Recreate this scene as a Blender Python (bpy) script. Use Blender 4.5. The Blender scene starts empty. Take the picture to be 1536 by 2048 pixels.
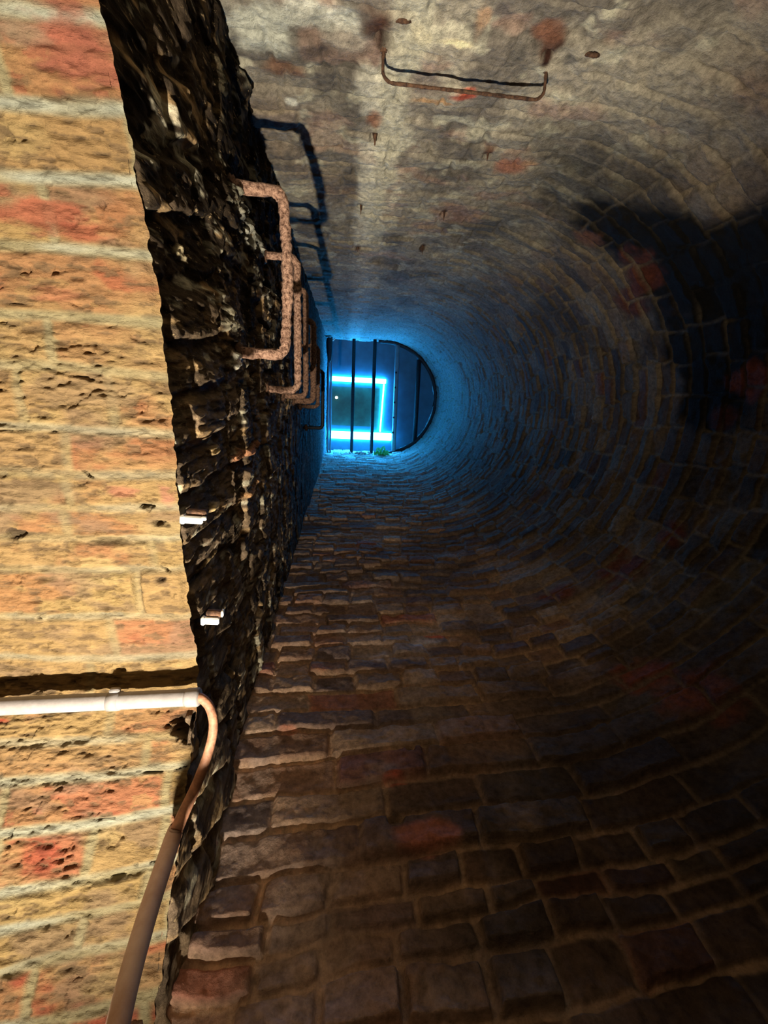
import bpy, bmesh, math, random
import numpy as np
from mathutils import Vector, Matrix

C = bpy.context.scene.collection
H = 1.5                      # camera height above the tunnel floor
F = 860.0                    # focal length in pixels of the 1536x2048 frame

# ------------------------------------------------------------ camera
def _frame():
    a = np.array([-78.0, -244.0, F]); z = a / np.linalg.norm(a)
    x = np.array([1.0, 0, 0]); x -= x @ z * z; x /= np.linalg.norm(x)
    y = np.cross(z, x)
    r = 0.048                                   # small roll about the zenith
    x2 = x * math.cos(r) + y * math.sin(r); y2 = y * math.cos(r) - x * math.sin(r)
    return np.array([x2, y2, z])
M = _frame()
def ray(px, py):
    r = M @ np.array([px - 768.0, py - 1024.0, F])
    return r / r[2]
def at(px, py, z):           # point seen at a pixel, z metres above the camera
    r = ray(px, py) * z
    return Vector((r[0], r[1], r[2] + H))
cam_d = bpy.data.cameras.new('camera'); cam = bpy.data.objects.new('camera', cam_d); C.objects.link(cam)
cam_d.sensor_fit = 'VERTICAL'; cam_d.sensor_height = 24.0
cam_d.lens = 24.0 * F / 2048.0
cam_d.clip_start = 0.01
R = Matrix([[M[i][0], -M[i][1], -M[i][2]] for i in range(3)])
cam.matrix_world = Matrix.Translation((0, 0, H)) @ R.to_4x4()
bpy.context.scene.camera = cam

# ------------------------------------------------------------ world, lamps, exposure
sc = bpy.context.scene
sc.view_settings.view_transform = 'Standard'; sc.view_settings.look = 'None'
sc.view_settings.gamma = 1.0; sc.view_settings.exposure = 0.0; sc.view_settings.use_curve_mapping = False
w = bpy.data.worlds.new('night'); sc.world = w; w.use_nodes = True
w.node_tree.nodes['Background'].inputs[0].default_value = (0.02, 0.04, 0.08, 1)
w.node_tree.nodes['Background'].inputs[1].default_value = 0.02

TORCH = Vector((-0.176, 0.64, H - 0.18))
def spot(name, loc, aim, power, size, blend, col, rad):
    d = bpy.data.lights.new(name, 'SPOT'); d.energy = power; d.spot_size = math.radians(size)
    d.spot_blend = blend; d.color = col; d.shadow_soft_size = rad
    o = bpy.data.objects.new(name, d); C.objects.link(o); o.location = loc
    o.rotation_euler = Vector(aim).to_track_quat('-Z', 'Y').to_euler()
    return o
spot('torch_light', TORCH, (-0.37, -0.70, 0.62), 172, 140, 1.0, (1.0, 0.88, 0.70), 0.014)

# ------------------------------------------------------------ numpy noise
def hsh(a, b, k=0):
    n = (a.astype(np.int64) * 374761393 + b.astype(np.int64) * 668265263 + k * 1274126177) & 0x7fffffff
    n = ((n ^ (n >> 13)) * 1274126177) & 0x7fffffff
    n = ((n ^ (n >> 16)) * 668265263) & 0x7fffffff
    n = n ^ (n >> 15)
    return (n & 0xffffff) / float(0xffffff)
def vn(x, y, k=0):
    ix = np.floor(x); iy = np.floor(y); fx = x - ix; fy = y - iy
    fx = fx * fx * fx * (fx * (fx * 6 - 15) + 10); fy = fy * fy * fy * (fy * (fy * 6 - 15) + 10)
    a = hsh(ix, iy, k); b = hsh(ix + 1, iy, k); c = hsh(ix, iy + 1, k); d = hsh(ix + 1, iy + 1, k)
    return (a + (b - a) * fx) * (1 - fy) + (c + (d - c) * fx) * fy
def fbm(x, y, k=0, o=4, g=0.5):
    s = 0; amp = 1; t = 0
    for i in range(o):
        s = s + amp * (vn(x, y, k + i * 17) * 2 - 1); t += amp; amp *= g; x = x * 2.03 + 5.1; y = y * 2.03 + 1.7
    return s / t
def ss(a, b, x):
    t = np.clip((x - a) / (b - a), 0, 1); return t * t * (3 - 2 * t)
def mixc(c, col, m):
    m = m[..., None]; return c * (1 - m) + np.array(col) * m
def bricks(u, v, beds, L, seed, warp=0.005, headers=0.5):
    wu = u + warp * fbm(u * 9, v * 9, seed + 1, 3); wv = v + warp * fbm(u * 6, v * 14, seed + 2, 3)
    c = np.clip(np.searchsorted(beds, wv) - 1, 0, len(beds) - 2)
    v0 = beds[c]; v1 = beds[c + 1]
    rc = hsh(c, c * 0 + 3, seed)
    Lc = np.where(rc > headers, L, L * 0.5)
    t = (wu + hsh(c, c * 0 + 7, seed) * L) / Lc
    i0 = np.floor(t)                       # jitter the perpends
    j0 = (hsh(c, i0, seed + 5) - .5) * 0.24; j1 = (hsh(c, i0 + 1, seed + 5) - .5) * 0.24
    i = np.where(t - i0 < j0, i0 - 1, np.where(t - i0 > 1 + j1, i0 + 1, i0))
    ja = (hsh(c, i, seed + 5) - .5) * 0.24; jb = (hsh(c, i + 1, seed + 5) - .5) * 0.24
    lo = i + ja; hi = i + 1 + jb
    du = np.minimum(t - lo, hi - t) * Lc
    dv = np.minimum(wv - v0, v1 - wv)
    return dict(du=du, dv=dv, d=np.minimum(du, dv), c=c, i=i, fu=(t - lo) / (hi - lo), fv=(wv - v0) / (v1 - v0), cell=v1 - v0)
def rnd(b, k): return hsh(b['c'] * 31 + 7, b['i'], k)

# ------------------------------------------------------------ mesh helpers
def link(name, me, mats=None, parent=None, kind=None):
    o = bpy.data.objects.new(name, me); C.objects.link(o)
    if mats: me.materials.append(mats)
    if parent: o.parent = parent
    if kind: o['kind'] = kind
    return o
def grid_mesh(name, P, col=None, flip=False, mat=None, kind='structure', smooth=True):
    n, m = P.shape[:2]
    me = bpy.data.meshes.new(name)
    idx = np.arange(n * m).reshape(n, m)
    q = np.stack([idx[:-1, :-1], idx[:-1, 1:], idx[1:, 1:], idx[1:, :-1]], -1).reshape(-1, 4)
    if flip: q = q[:, ::-1]
    me.vertices.add(n * m); me.vertices.foreach_set('co', P.reshape(-1).astype(np.float32))
    me.loops.add(q.size); me.loops.foreach_set('vertex_index', q.reshape(-1).astype(np.int32))
    me.polygons.add(len(q)); me.polygons.foreach_set('loop_start', (np.arange(len(q)) * 4).astype(np.int32))
    me.polygons.foreach_set('loop_total', np.full(len(q), 4, np.int32))
    me.update(calc_edges=True)
    if smooth: me.polygons.foreach_set('use_smooth', np.ones(len(q), bool))
    if col is not None:
        a = me.color_attributes.new('Col', 'FLOAT_COLOR', 'POINT')
        cc = np.concatenate([np.clip(col, 0.002, 1), np.ones(col.shape[:2] + (1,))], -1)
        a.data.foreach_set('color', cc.reshape(-1).astype(np.float32))
    return link(name, me, mat, kind=kind)

# ------------------------------------------------------------ materials
def nodes(name):
    m = bpy.data.materials.new(name); m.use_nodes = True
    nt = m.node_tree; return m, nt, nt.nodes['Principled BSDF']
def N(nt, t, **kw):
    n = nt.nodes.new(t)
    for k, v in kw.items():
        if k in n.inputs: n.inputs[k].default_value = v
        else: setattr(n, k, v)
    return n
def masonry(name, bump=0.6, fine=1.0, rough=0.9, stretch=(1, 1, 1), lo=0.62, hi=1.35, spec=0.2, speck=None):
    m, nt, b = nodes(name); L = nt.links.new
    at_ = N(nt, 'ShaderNodeVertexColor', layer_name='Col')
    tc = N(nt, 'ShaderNodeTexCoord'); mp = N(nt, 'ShaderNodeMapping'); mp.inputs['Scale'].default_value = stretch
    L(tc.outputs['Object'], mp.inputs['Vector'])
    n1 = N(nt, 'ShaderNodeTexNoise', Scale=70.0 * fine, Detail=8.0, Roughness=0.68); L(mp.outputs[0], n1.inputs['Vector'])
    n2 = N(nt, 'ShaderNodeTexNoise', Scale=260.0 * fine, Detail=4.0, Roughness=0.7); L(mp.outputs[0], n2.inputs['Vector'])
    r = N(nt, 'ShaderNodeMapRange'); r.inputs['From Min'].default_value = 0.3; r.inputs['From Max'].default_value = 0.7
    r.inputs['To Min'].default_value = lo; r.inputs['To Max'].default_value = hi; L(n1.outputs['Fac'], r.inputs['Value'])
    mx = N(nt, 'ShaderNodeVectorMath', operation='SCALE'); L(at_.outputs['Color'], mx.inputs[0]); L(r.outputs[0], mx.inputs['Scale'])
    if speck:
        n3 = N(nt, 'ShaderNodeTexNoise', Scale=120.0, Detail=5.0, Roughness=0.75); L(mp.outputs[0], n3.inputs['Vector'])
        r3 = N(nt, 'ShaderNodeMapRange'); r3.inputs['From Min'].default_value = 0.60; r3.inputs['From Max'].default_value = 0.68; L(n3.outputs['Fac'], r3.inputs['Value'])
        m3 = N(nt, 'ShaderNodeMix', data_type='RGBA'); m3.inputs[7].default_value = (*speck, 1)
        L(r3.outputs[0], m3.inputs[0]); L(mx.outputs[0], m3.inputs[6]); L(m3.outputs[2], b.inputs['Base Color'])
    else:
        L(mx.outputs[0], b.inputs['Base Color'])
    b.inputs['Roughness'].default_value = rough; b.inputs['Specular IOR Level'].default_value = spec
    b1 = N(nt, 'ShaderNodeBump', Strength=bump, Distance=0.008); L(n1.outputs['Fac'], b1.inputs['Height'])
    b2 = N(nt, 'ShaderNodeBump', Strength=bump * 0.6, Distance=0.0025); L(n2.outputs['Fac'], b2.inputs['Height'])
    L(b1.outputs[0], b2.inputs['Normal']); L(b2.outputs[0], b.inputs['Normal'])
    return m
def plain(name, col, rough=0.6, metal=0.0, var=0.25, scale=40.0, bump=0.2, dist=0.003, col2=None, emit=None, es=0):
    m, nt, b = nodes(name); L = nt.links.new
    tc = N(nt, 'ShaderNodeTexCoord')
    n1 = N(nt, 'ShaderNodeTexNoise', Scale=scale, Detail=6.0, Roughness=0.65); L(tc.outputs['Object'], n1.inputs['Vector'])
    cr = N(nt, 'ShaderNodeValToRGB'); e = cr.color_ramp.elements
    c2 = col2 or [min(1, c * (1 + var)) for c in col]; c1 = [c * (1 - var) for c in col]
    e[0].position = 0.36; e[0].color = (*c1, 1); e[1].position = 0.64; e[1].color = (*c2, 1)
    L(n1.outputs['Fac'], cr.inputs[0]); L(cr.outputs[0], b.inputs['Base Color'])
    b.inputs['Roughness'].default_value = rough; b.inputs['Metallic'].default_value = metal
    bp = N(nt, 'ShaderNodeBump', Strength=bump, Distance=dist); L(n1.outputs['Fac'], bp.inputs['Height']); L(bp.outputs[0], b.inputs['Normal'])
    if emit: b.inputs['Emission Color'].default_value = (*emit, 1); b.inputs['Emission Strength'].default_value = es
    return m
M_soffit = masonry('yellow_stock_brick', bump=0.9, fine=1.0, lo=0.66, hi=1.3, stretch=(0.45, 1.4, 1.4))
M_shaft = masonry('old_shaft_brick', bump=1.0, fine=0.9, lo=0.5, hi=1.5)
M_soot = masonry('sooty_crusted_brick', bump=1.0, fine=0.9, rough=0.9, stretch=(1, 1, 0.30), lo=0.25, hi=1.8, spec=0.04, speck=(0.40, 0.29, 0.16))
M_rust = plain('flaking_rust', (0.26, 0.11, 0.06), 0.9, 0.0, 0.6, 150, 1.0, 0.008, (0.66, 0.40, 0.28))
M_midrust = plain('brown_rust', (0.13, 0.06, 0.035), 0.9, 0.0, 0.5, 140, 1.0, 0.006, (0.34, 0.19, 0.12))
M_darkrust = plain('dark_rust', (0.06, 0.028, 0.018), 0.85, 0.0, 0.5, 120, 0.8, 0.003, (0.17, 0.085, 0.045))
M_iron = plain('dark_iron', (0.020, 0.024, 0.03), 0.55, 0.4, 0.4, 60, 0.4)
M_steelplate = plain('painted_steel', (0.20, 0.24, 0.27), 0.6, 0.1, 0.12, 14, 0.1)
M_ceil = plain('hatch_lining', (0.030, 0.13, 0.19), 0.55, 0.0, 0.15, 6, 0.1)
M_perspex = plain('teal_panel', (0.025, 0.12, 0.075), 0.5, 0.0, 0.3, 5, 0.05)
M_white = plain('white_plastic', (0.92, 0.90, 0.84), 0.45, 0.0, 0.05, 50, 0.1)
M_whitepipe = plain('white_painted_pipe', (0.27, 0.25, 0.245), 0.7, 0.0, 0.12, 60, 0.25, 0.002)
M_oldpipe = plain('rust_stained_pipe', (0.50, 0.30, 0.22), 0.5, 0.0, 0.25, 16, 0.3, 0.002, (0.58, 0.44, 0.38))
M_rustpipe = plain('rusty_thin_pipe', (0.34, 0.16, 0.09), 0.65, 0.0, 0.35, 70, 0.5, 0.003)
M_leaf = plain('fern_leaf', (0.10, 0.62, 0.16), 0.5, 0.0, 0.3, 60, 0.2)
M_rubble = plain('crumbled_mortar', (0.50, 0.50, 0.46), 0.95, 0.0, 0.4, 60, 1.0, 0.01)
M_tube = plain('blue_led_tube', (0.3, 0.8, 1.0), 0.4, emit=(0.022, 0.38, 1.0), es=85.0)
M_bulb = plain('warm_bulb', (1, 0.8, 0.5), 0.4, emit=(1.0, 0.72, 0.5), es=3.0)
M_floor = plain('damp_earth_floor', (0.12, 0.10, 0.08), 0.9, 0.0, 0.4, 9, 0.6, 0.02)

# ------------------------------------------------------------ shaft plan (a D: flat wall at XF, round back)
XF, YN, YP, ZT = -0.224, -0.610, 0.795, 5.60
RAD = (YP - YN) / 2; YC = (YP + YN) / 2; XC = 0.476
S1 = XC - XF; S2 = S1 + math.pi * RAD; S3 = S2 + S1
def plan(s):
    a = (s - S1) / RAD
    X = np.where(s < S1, XF + s, np.where(s > S2, XC - (s - S2), XC + RAD * np.sin(np.clip(a, 0, math.pi))))
    Y = np.where(s < S1, YN, np.where(s > S2, YP, YC - RAD * np.cos(np.clip(a, 0, math.pi))))
    nx = np.where((s < S1) | (s > S2), 0, -np.sin(a)); ny = np.where(s < S1, 1, np.where(s > S2, -1, np.cos(a)))
    return X, Y, nx, ny
def on_back(px, py):         # (s, z) on the straight wall YN
    r = ray(px, py); k = YN / r[1]; return r[0] * k - XF, k
def on_front(px, py):
    r = ray(px, py); k = YP / r[1]; return S2 + XC - r[0] * k, k
def on_left(px, py):
    r = ray(px, py); k = XF / r[0]; return r[1] * k, k
def on_round(px, py):
    r = ray(px, py); dx, dy = r[0], r[1]
    A = dx * dx + dy * dy; B = -2 * (dx * XC + dy * YC); Cc = XC * XC + YC * YC - RAD * RAD
    k = (-B + math.sqrt(max(0, B * B - 4 * A * Cc))) / (2 * A)
    x, y = dx * k, dy * k
    if x < XC: return on_back(px, py) if dy < 0 else on_front(px, py)
    return S1 + RAD * (math.pi / 2 + math.atan2(y - YC, x - XC)), k

# bed joints of the shaft, from those readable low on the front wall and regular above
jp = sorted([on_front(585, y)[1] for y in (2010, 1925, 1862, 1775, 1683, 1609, 1538, 1483, 1440, 1396, 1359, 1328, 1301)])
pitch = (jp[-1] - jp[0]) / (len(jp) - 1)
low = list(np.arange(jp[0] - pitch * 40, jp[0] - pitch * .5, pitch))
rs = random.Random(3)
high = []; z = jp[-1]
while z < 6.2:
    z += 0.073 * rs.uniform(0.86, 1.14); high.append(z)
BEDS = np.array([b for b in low] + jp + high)
PITCH = pitch

zr = np.concatenate([np.linspace(-H, 0.22, 60)[:-1], 0.22 * (ZT + 0.24) ** 0 * np.exp(np.linspace(0, math.log((ZT + 0.24) / 0.22), 860))])
def shaft_piece(name, s0, s1, ds):
    s = np.linspace(s0, s1, int((s1 - s0) / ds) + 1)
    S, Z = np.meshgrid(s, zr)
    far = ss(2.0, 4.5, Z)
    zlean = 0.075 * (1 - ss(.75, 1.35, Z)) * np.clip(S3 - S, 0, 1.3) * ss(S1 + .6, S2 - .3, S)
    b = bricks(S, Z - zlean + 0.014 * fbm(S * 1.6, Z * 2, 91, 2), BEDS, 0.225, 11, 0.011)
    j = 0.0065
    eu = ss(j * .35, j * 1.5, b['du']); ev = ss(j * .35, j * 1.4, b['dv'])
    wf = ss(S2 - .9, S2 - .1, S)
    e = ev * (1 - (1 - eu) * (1 - .55 * wf * ss(-.3, .3, fbm(S * 5, Z * 5, 92, 2))))
    r1, r2, r3, r4 = rnd(b, 1), rnd(b, 2), rnd(b, 3), rnd(b, 4)
    big = fbm(S * 2.2, Z * 2.2, 40, 4); mid = fbm(S * 9, Z * 9, 41, 4); fine = fbm(S * 38, Z * 38, 42, 4)
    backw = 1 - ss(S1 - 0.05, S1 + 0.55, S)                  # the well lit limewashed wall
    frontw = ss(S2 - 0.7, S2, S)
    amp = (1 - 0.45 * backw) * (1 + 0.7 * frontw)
    h = 0.0085 * e * amp + 0.012 * (r1 - .5) * e * amp + 0.004 * fbm(S * 20, Z * 20, 43, 4) + (0.006 * (r2 - .5) * 2 - 0.006 * frontw) * (b['fv'] - .5) * e + 0.006 * mid + 0.0035 * fine + 0.010 * big
    erode = ss(0.15, 0.6, fbm(S * 5, Z * 5, 60, 4)) * e
    h -= erode * 0.007
    # colour: each brick its own, mortar paler, sooty and limewashed patches
    brown = np.array([0.215, 0.150, 0.105]); c = brown * np.ones(S.shape + (3,))
    c = mixc(c, (0.30, 0.10, 0.06), ss(0.88, 0.94, r3) * 0.6 * (1 - .6 * backw))
    c = mixc(c, (0.11, 0.10, 0.105), ss(0.55, 0.9, r4) * 0.8)
    c = mixc(c, (0.36, 0.30, 0.22), ss(0.0, 0.5, 0.45 - r4) * 0.7)
    c = c * (0.75 + 0.5 * r2)[..., None]
    mort = np.array([0.40, 0.31, 0.20])
    c = mixc(c, mort, (1 - e) * (0.85 - 0.5 * frontw * ss(-.2, .3, fbm(S * 6, Z * 6, 90, 3))))
    c = mixc(c, (0.36, 0.33, 0.29), ss(0.05, 0.5, fbm(S * 7, Z * 7, 70, 5)) * 0.5)
    c = mixc(c, (0.10, 0.085, 0.075), ss(0.0, 0.5, fbm(S * 3.1, Z * 2.3, 71, 4)) * 0.6)
    # back wall: grey-beige render skin over the bricks
    sk = backw * (0.30 + 0.5 * ss(0.25, 0.5, S) + 0.6 * fbm(S * 5, Z * 5, 72, 4) + 0.25)
    c = mixc(c, (0.37, 0.34, 0.27), np.clip(sk, 0, 0.85))
    c = mixc(c, (0.13, 0.115, 0.10), backw * ss(0.02, 0.38, fbm(S * 8 + 3, Z * 6, 73, 5)) * 0.75)
    c = mixc(c, (0.62, 0.60, 0.46), backw * ss(0.18, 0.45, fbm(S * 16, Z * 16, 74, 4)) * 0.6)
    c = mixc(c, (0.40, 0.25, 0.19), backw * ss(0.34, 0.55, fbm(S * 6, Z * 9, 75, 4)) * 0.5)
    sst = 0.318 + 0.02 * fbm(Z * 3, Z * 0, 76, 2)
    band = (1 - ss(0.022, 0.052, np.abs(S - sst) + 0.022 * fbm(S * 18, Z * 10, 77, 4))) * ss(.80, .9, Z) * (1 - ss(1.75, 2.3, Z))
    c = mixc(c, (0.50, 0.48, 0.36), band * 0.85 * (1 - ss(S1, S1 + .1, S)))
    # neutral dust higher up
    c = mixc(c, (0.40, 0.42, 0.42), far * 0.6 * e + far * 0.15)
    # near-black zone of the round wall and darker patches around it, ragged in outline
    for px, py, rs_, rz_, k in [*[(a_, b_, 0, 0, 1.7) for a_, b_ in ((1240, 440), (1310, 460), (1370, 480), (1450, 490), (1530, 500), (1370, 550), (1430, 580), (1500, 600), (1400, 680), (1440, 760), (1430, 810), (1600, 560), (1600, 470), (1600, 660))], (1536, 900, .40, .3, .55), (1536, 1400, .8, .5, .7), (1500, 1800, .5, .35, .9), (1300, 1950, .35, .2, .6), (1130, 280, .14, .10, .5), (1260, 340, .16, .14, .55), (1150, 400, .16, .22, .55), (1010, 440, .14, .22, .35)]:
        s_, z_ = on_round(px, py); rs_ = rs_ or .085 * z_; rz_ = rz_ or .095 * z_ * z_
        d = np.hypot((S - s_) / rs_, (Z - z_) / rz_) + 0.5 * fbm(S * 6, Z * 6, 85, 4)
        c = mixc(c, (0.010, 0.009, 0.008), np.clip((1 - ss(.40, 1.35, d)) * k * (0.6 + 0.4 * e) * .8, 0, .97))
    # back wall marks
    nz = fbm(S * 22, Z * 22, 80, 4)
    for px, py, rs_, rz_, col, k in BACK_MARKS:
        s_, z_ = on_round(px, py)
        d = np.hypot((S - s_) / rs_, (Z - z_) / rz_) + 0.55 * nz
        c = mixc(c, col, (1 - ss(0.45, 1.15, d)) * k * (1 - (0.8 if s_ > S1 else 0.0) * (1 - e)))
    for px, py, r_, dep in BACK_HOLES:
        s_, z_ = on_round(px, py)
        d = np.hypot((S - s_), (Z - z_)) / r_ + 0.3 * nz
        h -= (1 - ss(0.6, 1.1, d)) * dep
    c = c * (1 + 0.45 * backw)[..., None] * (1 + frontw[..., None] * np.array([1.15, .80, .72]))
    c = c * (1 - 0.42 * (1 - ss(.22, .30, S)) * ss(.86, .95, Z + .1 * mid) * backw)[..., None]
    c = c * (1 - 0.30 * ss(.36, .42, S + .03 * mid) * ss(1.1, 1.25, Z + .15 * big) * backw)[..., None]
    c = mixc(c, (0.66, 0.63, 0.50), band * 0.55 * (1 - ss(S1, S1 + .1, S)))
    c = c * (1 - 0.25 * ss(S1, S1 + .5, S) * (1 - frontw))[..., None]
    X, Y, nx, ny = plan(S)
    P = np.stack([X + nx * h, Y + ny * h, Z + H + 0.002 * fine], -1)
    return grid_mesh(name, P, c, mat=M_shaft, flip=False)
RED = (0.42, 0.09, 0.05); RST = (0.075, 0.032, 0.02); RSTL = (0.22, 0.10, 0.06); LIME = (0.62, 0.60, 0.50); SOOT = (0.012, 0.012, 0.012)
BACK_MARKS = [
    (735, 160, .035, .05, LIME, .8), (740, 210, .03, .05, LIME, .7), (735, 300, .035, .08, LIME, .75), (735, 360, .035, .14, LIME, .8), (728, 420, .04, .2, LIME, .7),
    (722, 470, .04, .16, LIME, .6), (520, 60, .07, .05, (.66, .68, .58), .85), (600, 25, .12, .035, (.66, .68, .58), .8), (690, 80, .06, .04, LIME, .5),
    (582, 195, .014, .014, (.8, .8, .7), 1), (640, 95, .045, .022, (.11, .085, .07), .8), (560, 130, .05, .03, (.20, .09, .05), .7), (660, 170, .04, .06, (.10, .085, .075), .7),
    (932, 178, .028, .018, RED, 1), (870, 195, .05, .010, (.60, .34, .14), .7), (850, 160, .05, .03, (.15, .12, .11), .6),
    (1020, 330, .05, .04, (.46, .20, .13), .9), (1060, 325, .03, .02, (.62, .36, .2), .7), (915, 430, .10, .10, (.36, .20, .15), .6),
    (766, 40, .042, .055, RST, .95), (768, 85, .024, .040, (.03, .012, .008), 1), (1098, 95, .030, .045, RST, .95), (1094, 118, .012, .022, (.03, .012, .008), 1), (1100, 65, .025, .03, RSTL, .7),
    (750, 240, .022, .04, RSTL, .9), (750, 275, .014, .03, RST, 1), (1085, 60, .02, .02, RSTL, .7), (975, 305, .016, .025, RST, .9), (985, 290, .02, .03, RSTL, .5),
    (722, 412, .014, .03, RST, .9), (888, 425, .012, .03, RST, .9), (716, 492, .014, .05, RST, .9), (845, 496, .014, .05, RST, .9),
    (1005, 15, .03, .03, (.14, .12, .11), .8), (960, 55, .025, .02, (.11, .10, .09), .8), (1040, 105, .02, .03, (.10, .095, .085), .7), (1140, 115, .018, .016, (.10, .095, .085), .8),
    (970, 30, .015, .04, (.50, .30, .17), .7), (840, 60, .02, .02, (.7, .62, .38), .6), (915, 75, .03, .008, (.8, .72, .45), .8), (640, 480, .2, .02, LIME, .4),
    (1290, 540, .09, .09, (.20, .055, .035), .8), (1270, 600, .06, .10, (.18, .05, .035), .8), (1500, 760, .06, .08, (.24, .06, .035), .85), (1450, 830, .05, .05, (.18, .05, .035), .5),
    (1180, 470, .05, .06, (.36, .16, .10), .6), (1240, 1140, .10, .10, (.24, .05, .03), .8), (1340, 1070, .05, .06, (.24, .05, .03), .8), (1120, 1190, .08, .06, (.22, .06, .04), .7), (1300, 1350, .09, .07, (.22, .06, .035), .8), (1400, 1400, .12, .08, (.16, .05, .03), .8),
    (850, 1290, .05, .035, (.50, .52, .56), .8), (870, 1275, .05, .015, (.48, .14, .07), .9), (760, 1320, .04, .02, (.46, .44, .45), .6), (640, 1345, .04, .02, (.42, .18, .09), .7), (790, 1570, .03, .012, RED, .8),
    (590, 1475, .05, .012, (.46, .2, .12), .8), (860, 1690, .07, .035, (.28, .11, .07), .7), (800, 1340, .1, .02, (.09, .08, .09), .8),
]
BACK_HOLES = [(768, 75, .020, .03), (1095, 110, .012, .02), (750, 275, .016, .03), (975, 310, .014, .025), (1060, 330, .012, .02), (722, 415, .014, .03), (888, 428, .014, .03),
              (716, 492, .014, .03), (845, 496, .014, .03), (820, 1510, .012, .02), (790, 1650, .02, .02)]
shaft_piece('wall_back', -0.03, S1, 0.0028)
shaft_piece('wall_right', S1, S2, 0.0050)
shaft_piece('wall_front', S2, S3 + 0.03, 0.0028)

# ------------------------------------------------------------ arch line where the tunnel meets the shaft
AY = np.array([-.80, -.66, -.61, -.45, -.326, -.163, -.048, .14, .345, .477, .587, .66, .78, .83, .95])
AZ = np.array([.02, .24, .31, .425, .50, .573, .591, .585, .607, .603, .523, .47, .375, .33, .2])
ys = np.linspace(-.80, .95, 1400); zs = np.interp(ys, AY, AZ)
kern = np.hanning(121); kern /= kern.sum()
zs = np.convolve(np.pad(zs, 60, mode='edge'), kern, 'valid')
def arch(y): return np.interp(y, ys, zs)
# arc length along the soffit
arc = np.concatenate([[0], np.cumsum(np.hypot(np.diff(ys), np.diff(zs)))])
def y_to_arc(y): return np.interp(y, ys, arc)
def arc_to_y(a): return np.interp(a, arc, ys)
def edge_y(px, py):          # where a pixel on the arris lies
    r = ray(px, py); return r[1] * XF / r[0]
jpx = [(195, 30), (230, 205), (252, 345), (285, 500), (315, 645), (328, 750), (340, 865), (348, 950), (350, 1022), (350, 1092), (355, 1157), (385, 1228), (390, 1310), (400, 1385),
       (398, 1437), (385, 1510), (372, 1600), (362, 1690), (345, 1785), (325, 1895), (312, 2000)]
sb = sorted(y_to_arc(edge_y(*p)) for p in jpx)
dsb = np.mean(np.diff(sb))
SB = np.array(list(np.arange(sb[0] - 20 * dsb, sb[0] - dsb * .4, dsb)) + sb + list(np.arange(sb[-1] + dsb, sb[-1] + 12 * dsb, dsb)))

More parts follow.
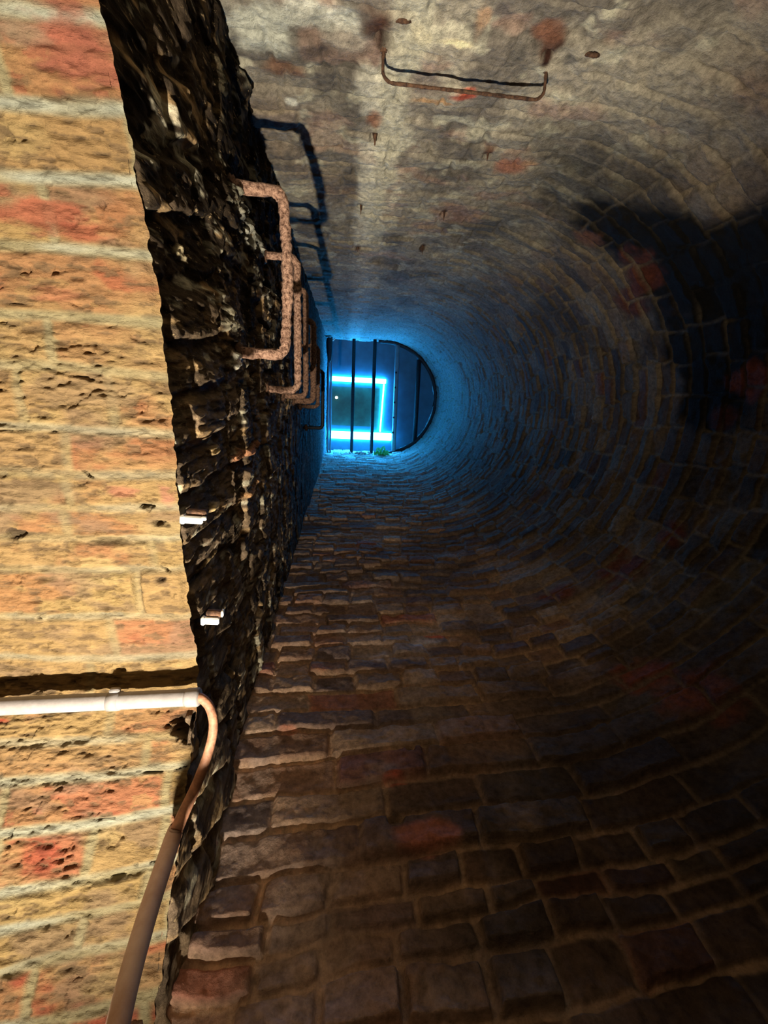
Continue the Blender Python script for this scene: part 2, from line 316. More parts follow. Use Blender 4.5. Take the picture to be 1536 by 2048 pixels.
# ceiling: the tunnel's brick soffit
def soffit():
    xs = np.concatenate([np.linspace(-1.5, -0.56, 90)[:-1], np.linspace(-0.56, XF, 230)])
    av = np.linspace(y_to_arc(-.66), y_to_arc(.835), 1050)
    X, A = np.meshgrid(xs, av)
    Ab = A + 0.10 * ss(y_to_arc(.46), y_to_arc(.68), A) * (X - XF)
    b = bricks(X, Ab + 0.004 * fbm(X * 5, A * 5, 12, 2), SB, 0.215, 23, 0.006, headers=0.25)
    j = 0.0065
    e = ss(j * .3, j * 1.6, b['d'])
    r1, r2, r3, r4 = rnd(b, 1), rnd(b, 2), rnd(b, 3), rnd(b, 4)
    mid = fbm(X * 14, A * 26, 43, 5); fine = fbm(X * 60, A * 110, 44, 4); pit = fbm(X * 35, A * 60, 45, 4)
    open_j = ss(0.05, 0.45, fbm(X * 7, A * 11, 46, 3))        # some joints have lost their mortar
    flake = fbm(X * 55, A * 170, 49, 5); flk = ss(0.0, 0.35, fbm(X * 8, A * 12, 39, 3) + .15)
    h = (0.001 + 0.006 * open_j) * e + 0.0045 * (r1 - .5) * e + 0.0035 * mid + 0.0020 * fine + 0.0042 * flake * (0.4 + flk) - 0.004 * ss(0.38, 0.6, pit) * e
    crack = ss(-.1, .25, fine) * ss(0.035, 0.0, np.abs(fbm(X * 5, A * 16, 47, 4))) * ss(0.2, 0.45, fbm(X * 6, A * 6, 48, 2)) * ss(0.3, 0.0, b['fv'] * (1 - b['fv']) * 1.6)
    h -= 0.012 * crack
    c = np.array([0.66, 0.44, 0.175]) * np.ones(X.shape + (3,))
    redz = 1 - ss(-.12, .10, arc_to_y(A)) + 0.75 * ss(.50, .62, arc_to_y(A))      # pinker bricks towards the haunches
    c = mixc(c, (0.62, 0.35, 0.17), r2 * 0.5)
    c = mixc(c, (0.66, 0.26, 0.13), np.clip(ss(0.72, 0.9, r3) * 0.75 + 0.75 * redz * ss(0.25, 0.6, r3), 0, 1) * (0.55 + 0.45 * (mid > 0)) * e)
    c = mixc(c, (0.62, 0.13, 0.07), ss(0.16, 0.42, fbm(X * 12, A * 20, 50, 4)) * (0.35 + 0.65 * redz) * ss(.35, .6, r3) * e)
    c = mixc(c, (0.38, 0.25, 0.17), ss(0.10, 0.45, fbm(X * 13, A * 24, 51, 5)) * 0.55)
    c = mixc(c, (0.82, 0.60, 0.26), ss(0.10, 0.5, fbm(X * 9, A * 18, 52, 4)) * 0.5)
    pale = np.clip(0.45 + 0.6 * redz, 0, 1)
    c = mixc(c, (0.30, 0.19, 0.10), ss(0.10, 0.4, -flake) * 0.75)
    c = mixc(c, (0.60, 0.52, 0.30), (1 - e) * pale * .85)
    c = mixc(c, (0.74, 0.76, 0.62), (1 - ss(0.0, .009, b['dv'])) * ss(.05, .35, fbm(X * 4, A * 8, 53, 3)) * (0.25 + 0.6 * redz))
    c = mixc(c, (0.05, 0.03, 0.02), crack * 0.8)
    Y = arc_to_y(A); Z = arch(Y)
    dZ = np.gradient(zs, ys); g = np.interp(Y, ys, dZ); ln = np.hypot(1, g)
    ny, nz = g / ln, -1 / ln
    lip = 0.007 * fbm(A * 14, A * 0, 54, 3) + 0.003 * fbm(A * 90, A * 0, 55, 3)       # ragged arris
    near = ss(-0.26, XF, X)
    rnd_edge = ss(-0.014, 0.0, X - XF)
    for px, py, rx_, ry_, col, k in [(20, 1835, .012, .010, (.95, .95, .95), 1), (12, 1438, .022, .006, (.75, .10, .05), 1), (65, 1655, .022, .016, (.72, .18, .10), .9), (165, 1865, .040, .018, (.72, .24, .15), .9),
                                     (140, 75, .05, .028, (.66, .20, .13), .8), (60, 430, .05, .022, (.68, .20, .11), .85), (170, 470, .03, .012, (.72, .20, .11), .8), (245, 985, .022, .012, (.74, .30, .18), .8), (330, 985, .014, .018, (.72, .32, .2), .8),
                                     (120, 590, .03, .010, (.70, .27, .14), .7), (100, 1960, .06, .02, (.68, .28, .18), .8), (40, 60, .03, .012, (.6, .46, .3), .6), (190, 1050, .03, .012, (.5, .30, .18), .7), (150, 780, .06, .02, (.52, .34, .18), .7)]:
        rr = ray(px, py); kk = 0.6
        for _ in range(8): kk = float(arch(rr[1] * kk))
        d = np.hypot((X - rr[0] * kk) / rx_, (Y - rr[1] * kk) / ry_) + 0.9 * mid + 0.4 * flake
        c = mixc(c, col, (1 - ss(.45, 1.1, d)) * k)
    for px, py, r_, dep in [(318, 1048, .010, .010), (382, 1450, .022, .03), (90, 335, .005, .006), (325, 1160, .005, .008), (30, 1068, .007, .008), (80, 1235, .006, .008)]:
        rr = ray(px, py); kk = 0.6
        for _ in range(8): kk = float(arch(rr[1] * kk))
        d = np.hypot((X - rr[0] * kk) / 1.6, Y - rr[1] * kk) / r_ + 1.3 * mid + 0.8 * fine
        q = 1 - ss(.35, 1.0, d); h -= dep * q; c = mixc(c, (0.07, 0.045, 0.03), q * 0.8)
    h = h * (1 - ss(-0.010, 0, X - XF)) - 0.003 * rnd_edge
    c = c * np.array([0.375, 0.385, 0.385])
    P = np.stack([X + near * lip, Y + ny * h, Z + nz * h + H], -1)
    return grid_mesh('ceiling', P, c, mat=M_soffit, flip=True)
soffit()

# wall_left: the flat, sooty wall of the shaft above the arch
def flat_wall():
    yv = np.linspace(YN - .035, YP + .035, 620)
    tv = np.linspace(0, 1, 900)
    Yg, T = np.meshgrid(yv, tv)
    Z0 = arch(Yg)
    Z = Z0 * ((ZT + 0.24) / Z0) ** T
    # radial voussoirs near the arch, level courses above
    Yc_, Zc_ = 0.16, -0.55
    ang = np.arctan2(Yg - Yc_, Z - Zc_); rad = np.hypot(Yg - Yc_, Z - Zc_)
    b1 = bricks(rad, (ang + 3) * 1.12, np.arange(0, 8, 0.066), 0.225, 31, 0.010, headers=0.4)
    b2 = bricks(Yg, Z, BEDS, 0.225, 37, 0.010)
    up = ss(-0.01, 0.01, Z - (Z0 + 0.30))
    e = ss(.003, .013, b1['d']) * (1 - up) + ss(.003, .011, b2['d']) * up
    r1 = rnd(b1, 1) * (1 - up) + rnd(b2, 1) * up; r2 = rnd(b1, 2) * (1 - up) + rnd(b2, 2) * up
    fvv = b1['fv'] * (1 - up) + b2['fv'] * up
    sc_ = 1.0 / np.maximum(Z, .5)
    lump = fbm(Yg * 16, Z * 5, 60, 5); streak = fbm(Yg * 60, Z * 9, 61, 4); big = fbm(Yg * 5, Z * 2.2, 62, 3)
    low = 1 - ss(1.2, 2.6, Z)
    h = (0.004 + 0.006 * low) * e + (0.004 + 0.011 * low) * (r1 - .5) * e + 0.007 * low * (fvv - .5) * (1 - up) * e + (0.004 + 0.008 * low) * lump + (0.002 + 0.004 * low) * streak + 0.004 * low * fbm(Yg * 150, Z * 30, 68, 3) + 0.008 * big - 0.006
    # crusted ledge beside the rungs
    led = np.exp(-((Yg + 0.20) / 0.10) ** 2) * np.exp(-((Z - 0.92) / 0.10) ** 2)
    h += 0.012 * led * (0.6 + lump)
    # rag of brick that sticks out where the flat wall meets the back wall
    h += 0.030 * (1 - ss(0.0, 0.06, Yg - YN)) * np.exp(-((Z - 1.12) / 0.16) ** 2) * (0.8 + streak)
    h += 0.022 * (1 - ss(0.0, 0.16, YP - Yg)) * (1 - ss(.5, 1.0, Z))
    c = np.array([0.050, 0.036, 0.024]) * np.ones(Yg.shape + (3,)) * (0.5 + r2)[..., None]
    c = c * (1 + 1.6 * ss(-.10, .06, Yg) * low)[..., None]  # better-lit stretch of the wall, painted lighter
    c = mixc(c, (0.20, 0.14, 0.085), ss(0.05, 0.45, fbm(Yg * 24, Z * 10, 63, 5)) * 0.8 * ss(-.3, .1, Yg))
    c = mixc(c, (0.42, 0.28, 0.14), ss(0.22, 0.48, fbm(Yg * 40, Z * 10, 64, 4)) * 0.85 * low)
    c = mixc(c, (0.60, 0.55, 0.40), ss(0.28, 0.50, fbm(Yg * 50, Z * 14, 65, 4)) * 0.8 * low)
    for px, py, ry, rz, col, k in [(478, 420, .035, .07, (.9, .88, .72), 1), (500, 470, .03, .07, (.9, .88, .72), 1), (460, 400, .02, .04, (.66, .62, .46), .9), (520, 490, .03, .08, (.7, .68, .55), .8),  # pale crust, its grazing-light brightness added to the colour
                                   (468, 720, .014, .03, (.8, .76, .62), 1), (500, 760, .02, .06, (.6, .48, .3), .8), (535, 600, .03, .12, (.55, .5, .38), .6),
                                   (495, 900, .010, .16, (.50, .24, .13), .9), (500, 980, .008, .12, (.48, .26, .12), .7), (430, 900, .012, .04, (.62, .44, .2), .6), (452, 640, .02, .05, (.55, .5, .35), .7),
                                   (425, 1010, .006, .05, (.62, .46, .22), .9), (430, 1120, .01, .04, (.5, .34, .15), .7), (370, 500, .012, .02, (.6, .5, .3), .8), (440, 160, .02, .03, (.3, .26, .16), .7)]:
        y_, z_ = on_left(px, py)
        d = np.hypot((Yg - y_) / ry, (Z - z_) / rz) + 1.1 * fbm(Yg * 60, Z * 22, 66, 4)
        q = (1 - ss(.5, 1.0, d)) * k
        c = mixc(c, col, q); h += 0.010 * q
    c = c * (1 - 0.7 * ss(-.20, -.36, Yg) * ss(.7, .95, Z) * low)[..., None]  # unlit band towards the back wall, its shade painted into the colour
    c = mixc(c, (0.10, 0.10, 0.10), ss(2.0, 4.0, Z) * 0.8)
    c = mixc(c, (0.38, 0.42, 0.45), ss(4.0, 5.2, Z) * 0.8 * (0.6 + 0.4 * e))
    h = h - 0.008
    h = h * ss(0, 0.014, Z - Z0) - 0.006 * (1 - ss(0, 0.014, Z - Z0))
    Z = Z + 0.003 * (1 - ss(0, 0.014, Z - Z0))
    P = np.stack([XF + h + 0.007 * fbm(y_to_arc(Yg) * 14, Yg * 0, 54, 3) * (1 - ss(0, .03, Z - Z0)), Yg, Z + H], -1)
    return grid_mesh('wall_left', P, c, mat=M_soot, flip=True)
flat_wall()

# low walls of the tunnel and the floor
def low_wall(name, y, flip):
    zt = float(arch(y))
    X, Z = np.meshgrid(np.linspace(-1.5, XF - 0.005, 130), np.linspace(-H, zt + .01, 220))
    b = bricks(X, Z, BEDS, 0.225, 51, 0.006); e = ss(.002, .010, b['d'])
    h = .008 * e + .01 * (rnd(b, 1) - .5) * e + .004 * fbm(X * 12, Z * 12, 5, 4)
    c = mixc(np.array([.5, .34, .16]) * (0.6 + .6 * rnd(b, 2))[..., None], (.5, .45, .3), 1 - e)
    sgn = 1 if y < 0 else -1
    return grid_mesh(name, np.stack([X, y + sgn * h, Z + H], -1), c, mat=M_soffit, flip=flip)
low_wall('wall_tunnel_back', -.64, False); low_wall('wall_tunnel_front', .82, True)
me = bpy.data.meshes.new('floor'); bm = bmesh.new()
bmesh.ops.create_grid(bm, x_segments=60, y_segments=40, size=1)
for v in bm.verts:
    v.co = Vector((v.co.x * 1.4 - 0.12, v.co.y * 0.75 + 0.09, 0.0))
    v.co.z = 0.006 * math.sin(v.co.x * 17) * math.cos(v.co.y * 13)
bm.to_mesh(me); bm.free(); link('floor', me, M_floor, kind='structure')

# ------------------------------------------------------------ small-object helpers
def thing(name, label, cat, loc, group=None):
    o = bpy.data.objects.new(name, None); C.objects.link(o); o.location = loc
    o['label'] = label; o['category'] = cat
    if group: o['group'] = group
    return o
def part(name, bm, mat, parent, label=None, smooth=True):
    me = bpy.data.meshes.new(name)
    off = parent.location if parent else Vector((0, 0, 0))
    if parent and parent.parent: off = off + parent.parent.location
    for v in bm.verts: v.co -= off
    bmesh.ops.recalc_face_normals(bm, faces=bm.faces)
    bm.to_mesh(me); bm.free()
    if smooth: me.polygons.foreach_set('use_smooth', [True] * len(me.polygons))
    o = link(name, me, mat, parent)
    if label: o['label'] = label
    return o
def smooth_path(pts, radii, n=14, bend=None):
    P = [Vector(p) for p in pts]; out = []; rr = []
    for i in range(len(P) - 1):
        p0 = P[max(i - 1, 0)]; p1 = P[i]; p2 = P[i + 1]; p3 = P[min(i + 2, len(P) - 1)]
        for k in range(n):
            t = k / n
            q = 0.5 * ((2 * p1) + (-p0 + p2) * t + (2 * p0 - 5 * p1 + 4 * p2 - p3) * t * t + (-p0 + 3 * p1 - 3 * p2 + p3) * t ** 3)
            out.append(q); rr.append(radii[i] * (1 - t) + radii[i + 1] * t)
    out.append(P[-1]); rr.append(radii[-1]); return out, rr
def tube(bm, path, radii, seg=14, rough=0.0, seed=0, cap=True):
    rg = random.Random(seed); rings = []; n = len(path)
    prev = None
    for i, p in enumerate(path):
        t = (path[min(i + 1, n - 1)] - path[max(i - 1, 0)]).normalized()
        if prev is None: a = t.orthogonal().normalized()
        else: a = (prev - t * prev.dot(t)).normalized()
        prev = a; b = t.cross(a)
        ring = []
        for k in range(seg):
            th = 2 * math.pi * k / seg
            r = radii[i] * (1 + rough * (rg.random() - .5) * 2)
            ring.append(bm.verts.new(p + (a * math.cos(th) + b * math.sin(th)) * r))
        rings.append(ring)
    for i in range(n - 1):
        for k in range(seg):
            bm.faces.new((rings[i][k], rings[i][(k + 1) % seg], rings[i + 1][(k + 1) % seg], rings[i + 1][k]))
    if cap:
        bm.faces.new(rings[0][::-1]); bm.faces.new(rings[-1])
def box(bm, c, s, rot=None, bevel=0.0):
    mtx = Matrix.Translation(Vector(c)) @ (rot.to_4x4() if rot else Matrix.Identity(4)) @ Matrix.Diagonal((s[0], s[1], s[2], 1))
    r = bmesh.ops.create_cube(bm, size=1.0, matrix=mtx)
    if bevel:
        es = list({e for v in r['verts'] for e in v.link_edges})
        bmesh.ops.bevel(bm, geom=es, offset=bevel, segments=2, affect='EDGES')
def rounded_u(a, b, out, r, n=7):
    """U path: from root a out, across, back to root b; out = vector of protrusion."""
    a, b = Vector(a), Vector(b); d = (b - a).normalized(); o = out.normalized(); L = out.length
    pts = [a - o * 0.03]
    for k in range(6): pts.append(a + o * (L - r) * k / 5)
    for k in range(1, n + 1):
        t = math.pi / 2 * k / n
        pts.append(a + o * (L - r + r * math.sin(t)) + d * (r - r * math.cos(t)))
    m = 40; p1 = pts[-1]; p2 = b + o * L - d * r
    for k in range(1, m): pts.append(p1.lerp(p2, k / m))
    for k in range(0, n + 1):
        t = math.pi / 2 * k / n
        pts.append(b + o * (L - r + r * math.cos(t)) - d * (r - r * math.sin(t)))
    for k in range(4, -1, -1): pts.append(b + o * (L - r) * k / 5)
    pts.append(b - o * 0.03)
    return pts

# ------------------------------------------------------------ iron step rungs on the flat wall
RUNGS = [(0.98, -.363, -.065, .100, .0105, 'lowest and nearest flaking rust step rung on the dark flat wall'),
         (1.31, -.335, .008, .088, .0100, 'second rust step rung up, just behind the nearest one on the dark wall'),
         (1.64, -.325, .030, .082, .0095, 'third rust step rung up the dark wall, partly hidden by the two below'),
         (1.97, -.27, .055, .086, .0130, 'fourth step rung up, brown and mostly hidden behind the nearer rungs'),
         (2.28, -.20, .09, .088, .0095, 'fifth step rung up, thin sliver at the right of the rusty cluster'),
         (2.62, -.10, .225, .096, .0100, 'highest visible step rung, black against the blue lit wall')]
for i, (z, ya, yb, pr, r, lab) in enumerate(RUNGS):
    t = thing('step_rung', lab, 'rung', (XF, (ya + yb) / 2, z + H), 'iron step rungs climbing the flat wall')
    bm = bmesh.new()
    pts = rounded_u((XF, ya, z + H), (XF, yb, z + H), Vector((pr, 0, 0.004)), 0.022)
    rg = random.Random(i + 5)
    if i == 0:
        pts = [p + Vector((0.003 * math.sin(p.y * 22), 0, 0.002 * math.sin(p.y * 35))) for p in pts]
    tube(bm, pts, [r * rg.uniform(0.9, 1.16) for _ in pts], 12, 0.13 if i < 5 else 0.05, i)
    part('bar', bm, M_rust if i < 2 else (M_midrust if i < 5 else M_iron), t)
    for y in (ya, yb):
        bm = bmesh.new(); bmesh.ops.create_icosphere(bm, subdivisions=3, radius=0.021, matrix=Matrix.Translation((XF + 0.001, y, z + H)))
        rq = random.Random(i * 7 + int(y * 100))
        for v in bm.verts:
            d = v.co - Vector((XF, y, z + H)); v.co = Vector((XF, y, z + H)) + Vector((d.x * 0.5, d.y, d.z)) * rq.uniform(.75, 1.15)
        part('socket_mortar', bm, M_darkrust, t)

# rung on the back wall with its two rusted roots
zb = 0.985
s0, zz0 = on_back(767, 98); s1, zz1 = on_back(1093, 138)
xa, xb = s0 + XF, s1 + XF
t = thing('step_rung', 'thin rusty step rung on the pale wall, beside a patch of red brick', 'rung', ((xa + xb) / 2, YN, H + 1.0))
bm = bmesh.new()
pa = Vector((xa, YN, zz0 + H)); pb = Vector((xb, YN, zz1 + H))
pts = rounded_u(pa, pb, Vector((0, 0.052, -0.004)), 0.020)
rg = random.Random(77)
tube(bm, pts, [0.0030 * rg.uniform(.85, 1.15) for _ in pts], 10, 0.1, 4)
part('bar', bm, M_darkrust, t)
for p in (pa, pb):
    bm = bmesh.new(); bmesh.ops.create_icosphere(bm, subdivisions=3, radius=0.009, matrix=Matrix.Translation(p))
    rq = random.Random(int(p.x * 1000))
    for v in bm.verts:
        d = v.co - p; v.co = p + Vector((d.x, d.y * .6, d.z)) * rq.uniform(.75, 1.15)
    part('rusted_root', bm, M_darkrust, t)

# cut-off rung stubs and bent hooks left in the back wall
def stub(px, py, ln, r, lab):
    s_, z_ = on_back(px, py); p = Vector((s_ + XF, YN, z_ + H))
    bm = bmesh.new(); n = 6
    path = [p + Vector((0, -0.03 + (ln + 0.03) * k / n, 0.003 * math.sin(k))) for k in range(n + 1)]
    tube(bm, path, [r * (1.1 - 0.95 * k / n) for k in range(n + 1)], 9, 0.25, int(px))
    o = part('rung_stub', bm, M_darkrust, None); o['label'] = lab; o['category'] = 'stub'; o['group'] = 'cut-off rung stubs in the pale wall'
stub(750, 270, .022, .010, 'dark pointed rust stub in the pale streak below the thin rung')
stub(722, 412, .026, .006, 'rust stub in the pale streak, left of a pair half way down the wall')
stub(888, 425, .026, .006, 'rust stub right of the pale streak, level with its left twin')
stub(975, 308, .016, .007, 'rust stub beside the cracked pinkish patch right of the pale streak')
stub(716, 490, .028, .006, 'small rust stub at the foot of the pale streak where the wall turns blue')
stub(845, 495, .028, .006, 'small dark rust stub right of the pale streak where the wall turns blue')
def hook(px, py, w, lab):
    s_, z_ = on_back(px, py); p = Vector((s_ + XF, YN, z_ + H)); bm = bmesh.new()
    path = [p + Vector((-math.cos(a) * w, 0.012 * math.sin(a) - .004 + (0.0 if 0 < a < math.pi else -.006), -math.sin(a) * w * 1.0)) for a in np.linspace(-0.15, math.pi * 0.95, 22)]
    tube(bm, [Vector(q) for q in path], [0.0035 * (0.6 + 0.5 * math.sin(math.pi * k / 21)) for k in range(22)], 8, 0.15, int(px))
    o = part('bent_hook', bm, M_darkrust, None); o['label'] = lab; o['category'] = 'hook'; o['group'] = 'rusty bent hooks in the pale wall'
hook(803, 45, .016, 'rusty curved hook right of the thin rung\'s left root')
hook(1180, 112, .015, 'rusty curved hook beyond the thin rung\'s right end')

# ------------------------------------------------------------ pipework
t = thing('conduit_pipe', 'pale metal pipe under the yellow brick arch turning down as a thin rusty pipe', 'pipe', (XF, .47, H + .57))
pe = at(396, 1394, .565); pl = at(0, 1413, .565)
d = (pl - pe); pl = pe + d * 2.2
bm = bmesh.new(); tube(bm, [pe.lerp(pl, k / 20) for k in range(21)], [0.0122] * 21, 20)
part('pale_pipe', bm, M_whitepipe, t)
bm = bmesh.new(); tube(bm, [pe + d * x for x in (-.01, .0, .05, .065)], [0.0118, 0.0136, 0.0136, 0.0122], 20)
part('socket', bm, M_whitepipe, t)
ctl = [(385, 1396, .563), (402, 1396, .562), (420, 1416, .558), (427, 1452, .55), (418, 1500, .54), (395, 1565, .52), (368, 1625, .495), (352, 1662, .475)]
pp, rr = smooth_path([at(*c) for c in ctl], [.0066] * 4 + [.0068, .0076, .0084, .0086])
bm = bmesh.new(); tube(bm, pp, rr, 16, 0.02); part('thin_bend', bm, M_rustpipe, t, 'rusty thin bent section')
ctl = [(352, 1655, .478), (344, 1680, .468), (290, 1845, .365), (238, 2040, .285), (190, 2300, .21)]
pp, rr = smooth_path([at(*c) for c in ctl], [.0085, .0112, .0112, .0112, .0112])
bm = bmesh.new(); tube(bm, pp, rr, 20, 0.0); part('lower_pipe', bm, M_oldpipe, t, 'dull pinkish brown lower section')
pc = pe + d * (170 / 396.0)
bm = bmesh.new(); tube(bm, [pc + d.normalized() * q for q in (-.008, .008)], [0.0138, 0.0138], 20)
box(bm, pc + Vector((0, -.0150, .004)), (.014, .006, .008), bevel=.001)
part('clip', bm, M_whitepipe, t)
# ------------------------------------------------------------ small white plastic cable clips on the sooty arris
def cable_clip(px, py, z, wpx, lab, mount):
    p = at(px, py, z); k = z / F
    t = thing('cable_clip', lab, 'clip', p, 'white plastic clips on the arch edge')
    rot = Matrix.Rotation(math.radians(3), 3, 'Z')
    bm = bmesh.new(); box(bm, p, (wpx * k, 15 * k, 12 * k), rot, .0012); part('body', bm, M_white, t)
    bm = bmesh.new(); box(bm, p + rot @ Vector((-wpx * k * .40, 0, -.0008)), (wpx * k * .22, 18 * k, 14 * k), rot, .0012); part('collar', bm, M_white, t)
    bm = bmesh.new()
    box(bm, p + Vector((.18 * wpx * k, -12 * k, 10 * k)), (wpx * k * .9, 12 * k, 16 * k), rot, .001)
    part('mount', bm, M_darkrust, t, 'brown mount behind the white body')
    if mount:
        bm = bmesh.new(); box(bm, p + Vector((.66 * wpx * k, -13 * k, 9 * k)), (4 * k, 13 * k, 14 * k), rot, .0005); part('end_cap', bm, M_white, t)
    else:
        bm = bmesh.new(); box(bm, p + rot @ Vector((wpx * k * .56, -4 * k, 0)), (9 * k, 8 * k, 8 * k), rot, .0008); part('tab', bm, M_white, t)
cable_clip(384, 1039, .575, 42, 'small white plastic clip on the arch edge, the one nearer the ladder', False)
cable_clip(421, 1241, .560, 36, 'small white plastic clip with a brown capped mount, the one nearer the pipe', True)

# ------------------------------------------------------------ steel bars and plates at the top of the shaft
ZG = ZT
def gx(px, py=790, z=ZG): r = ray(px, py); return r[0] * z
t = thing('shaft_grille', 'dark steel bars and ribs across the top of the shaft, against blue light', 'grille', (XC, YC, ZG + H))
def bar(px, w, py0, py1, pxb=None, hh=.06):
    bm = bmesh.new(); a = at(px, 690, ZG); b = at(pxb if pxb else px, 900, ZG)
    dirv = (b - a).normalized()
    half = lambda y: y
    a2 = a + dirv * ((py0 - a.y) / dirv.y); b2 = a + dirv * ((py1 - a.y) / dirv.y)
    c_ = (a2 + b2) / 2; ang = math.atan2(dirv.y, dirv.x) - math.pi / 2
    box(bm, (c_.x, c_.y, ZG + H + hh / 2), (w, (b2 - a2).length, hh), Matrix.Rotation(ang, 3, 'Z'), .003)
    return bm
part('bar', bar(708, .040, YN, YP, 703), M_iron, t)
part('bar', bar(750, .040, YN, YP, 743), M_iron, t)
part('rib', bar(796, .045, YN + .03, YP - .03, 788, .11), M_steelplate, t)
part('rib', bar(841, .045, YN + .20, YP - .18, 829, .10), M_iron, t)
for k in range(5):
    bm = bmesh.new(); q = at(792 - k * 1.6, 745 + k * 30, ZG - .005)
    bmesh.ops.create_cone(bm, cap_ends=True, segments=12, radius1=.012, radius2=.010, depth=.014, matrix=Matrix.Translation(q))
    part('bolt', bm, M_iron, t)
bm = bmesh.new(); box(bm, (XF + .050, YC, ZG + H + .03), (.022, RAD * 2, .06), bevel=.003)
part('edge_angle', bm, M_steelplate, t)
bm = bmesh.new(); sv = np.linspace(S1 - .08, S2 + .08, 90); rp = []
for s_ in sv:
    X_, Y_, nx_, ny_ = [float(q) for q in plan(np.array(s_))]
    rp.append(Vector((X_ + nx_ * .016, Y_ + ny_ * .016, ZG + H + .02)))
tube(bm, rp, [.026] * len(rp), 10); part('rim', bm, M_iron, t, 'dark curved rim')
bm = bmesh.new(); box(bm, (XF + .018, YC, ZG + H + .01), (.02, RAD * 2, .05), bevel=.003)
part('edge_angle', bm, M_steelplate, t)
ZH = ZG + 0.21
def d_plate(x0, x1, z, th):
    bm = bmesh.new(); xs = np.linspace(x0, x1, 40)
    def ylim(x): return RAD * math.sqrt(max(0, 1 - ((x - XC) / RAD) ** 2)) if x > XC else RAD
    top = [(x, YC - ylim(x)) for x in xs]; bot = [(x, YC + ylim(x)) for x in xs[::-1]][1:]
    lo = [bm.verts.new((x, y, z)) for x, y in top + bot]
    f = bm.faces.new(lo); r = bmesh.ops.extrude_face_region(bm, geom=[f])
    for v in r['geom']:
        if isinstance(v, bmesh.types.BMVert): v.co.z += th
    return bm
th = thing('hatch_cover', 'blue lit lid closing the shaft top above the steel bars', 'hatch', (0, YC, ZH + H))
part('lining', d_plate(XF, XC + RAD - .002, ZH + H, .03), M_ceil, th, smooth=False)
zq = ZH - .004
q0 = at(664, 772, zq); q1 = at(756, 854, zq)
bm = bmesh.new(); box(bm, ((q0.x + q1.x) / 2, (q0.y + q1.y) / 2, zq + H + .002), (q1.x - q0.x, q1.y - q0.y, .004))
part('panel', bm, M_perspex, th, 'darker teal panel between the tubes', smooth=False)
def strip(name, p0, p1, w, lab):
    z = ZH - .018; a = at(*p0, z); b = at(*p1, z); d = b - a
    bm = bmesh.new(); box(bm, (a + b) / 2, (d.length, w, .030), Matrix.Rotation(math.atan2(d.y, d.x), 3, 'Z'), .006)
    o = part(name, bm, M_tube, None); o['label'] = lab; o['category'] = 'light'; o['group'] = 'blue-white light strips at the shaft top'
k = (ZH - .03) / F * 0.8
strip('light_strip', (662, 757), (772, 763), 11 * k, 'glowing cyan white light strip, upper of the two level ones')
strip('light_strip', (660, 869), (783, 874), 18 * k, 'glowing cyan white light strip, lower and thickest one')
strip('light_strip', (768, 768), (760, 864), 3.2 * k, 'thin glowing cyan white strip joining the two level ones')
p = at(673, 795, ZH - .014)
bm = bmesh.new(); bmesh.ops.create_uvsphere(bm, u_segments=16, v_segments=10, radius=.018, matrix=Matrix.Translation(p)); 
o = part('warm_lamp', bm, M_bulb, None); o['label'] = 'tiny warm white lamp dot between the two level light strips'; o['category'] = 'lamp'

# iron bracket in the corner under the grille
t = thing('corner_bracket', 'dark tapering iron bracket in the upper left corner of the grille', 'bracket', at(658, 690, ZG - .08))
bm = bmesh.new()
pp = [at(659, y, ZG - .08) for y in (676, 682, 695, 708, 720, 726)]
tube(bm, pp, [.030, .036, .036, .032, .022, .008], 12, .04)
part('arm', bm, M_iron, t)
bm = bmesh.new(); box(bm, at(668, 679, ZG - .10), (.045, .014, .014), Matrix.Rotation(-.8, 3, 'Z'), .003); part('glint', bm, M_white, t, 'white highlight modelled as a small block')  # small white block standing in for a highlight on the arm

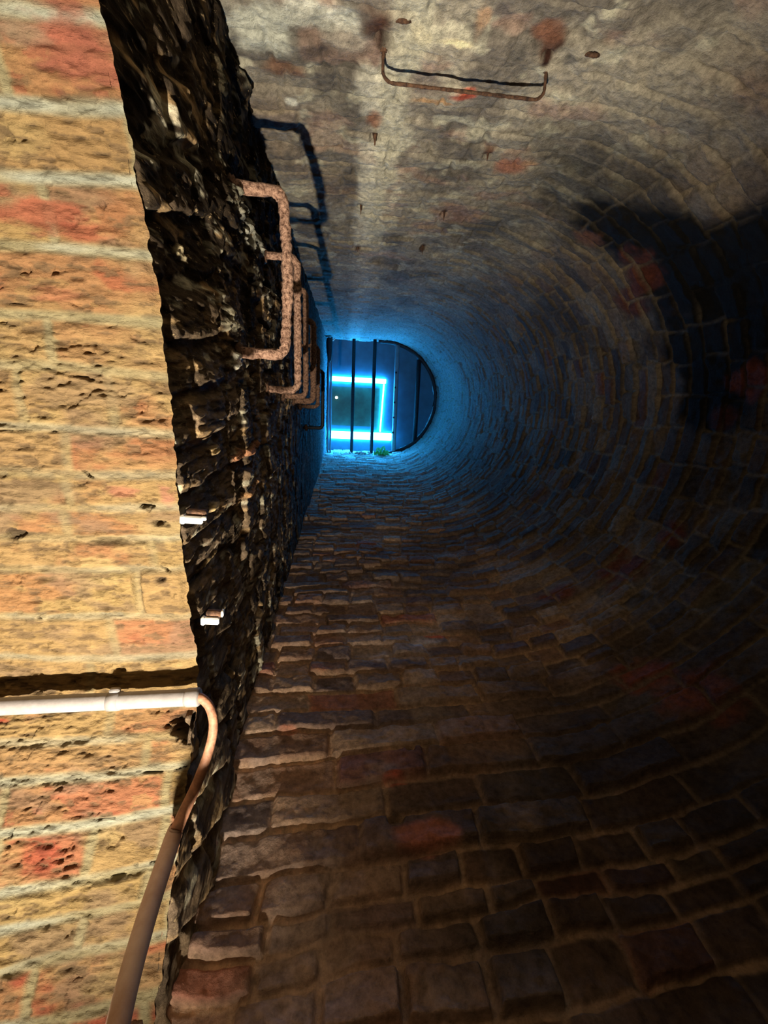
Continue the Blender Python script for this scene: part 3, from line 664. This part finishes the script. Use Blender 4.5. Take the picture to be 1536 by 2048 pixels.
# crumbled mortar and a small fern on the ledge below the grille
rq = random.Random(9); bm = bmesh.new()
for k in range(34):
    q = at(rq.gauss(722, 13), 908 + rq.random() * 9, ZG - .10 + rq.uniform(-.03, .05)); q.y = min(q.y, YP + .01) - .03 * rq.random()
    r = bmesh.ops.create_icosphere(bm, subdivisions=2, radius=rq.uniform(.010, .034), matrix=Matrix.Translation(q))
    for v in r['verts']: v.co = q + (v.co - q) * rq.uniform(.7, 1.2)
o = part('mortar_rubble', bm, M_rubble, None); o['label'] = 'heap of crumbled pale mortar on the ledge below the grille'; o['category'] = 'rubble'; o['kind'] = 'stuff'
base = at(762, 912, ZG - .12)
t = thing('wall_fern', 'small bright green fern growing from the wall below the grille', 'plant', base)
def frond(vec, ln, seed):
    bm = bmesh.new(); d = Vector(vec).normalized(); side = d.cross(Vector((0, 0, 1))).normalized(); up = side.cross(d); rg = random.Random(seed)
    tip = lambda s: base + d * ln * s + Vector((0, 0, -.06 * s * s))
    tube(bm, [tip(s / 8) for s in range(9)], [.0022] * 9, 5)
    for k in range(1, 8):
        s = k / 8; w = .045 * math.sin(math.pi * (s * .8 + .18))
        for sg in (-1, 1):
            c0 = tip(s); dd = (side * sg + d * .5).normalized()
            a_ = c0 + dd * w; m1 = c0 + dd * w * .5 + d * .011; m2 = c0 + dd * w * .5 - d * .011
            th_ = Vector((0, 0, .0015)); f = [c0, m1, a_, m2]
            lo = [bm.verts.new(q - th_) for q in f]; hi = [bm.verts.new(q + th_ + Vector((0, 0, .004 if j in (1, 3) else 0))) for j, q in enumerate(f)]
            bm.faces.new(lo[::-1]); bm.faces.new(hi)
            for j in range(4): bm.faces.new((lo[j], lo[(j + 1) % 4], hi[(j + 1) % 4], hi[j]))
    return bm
for k, (v, ln) in enumerate([((-1, -.45, 0), .10), ((-.5, -1, -.1), .13), ((.2, -1, 0), .14), ((.8, -.6, 0), .12), ((1, -.2, -.1), .11), ((-.2, -.5, -.8), .09), ((.4, -.4, -.8), .10)]):
    part('frond', frond(v, ln, k), M_leaf, t)
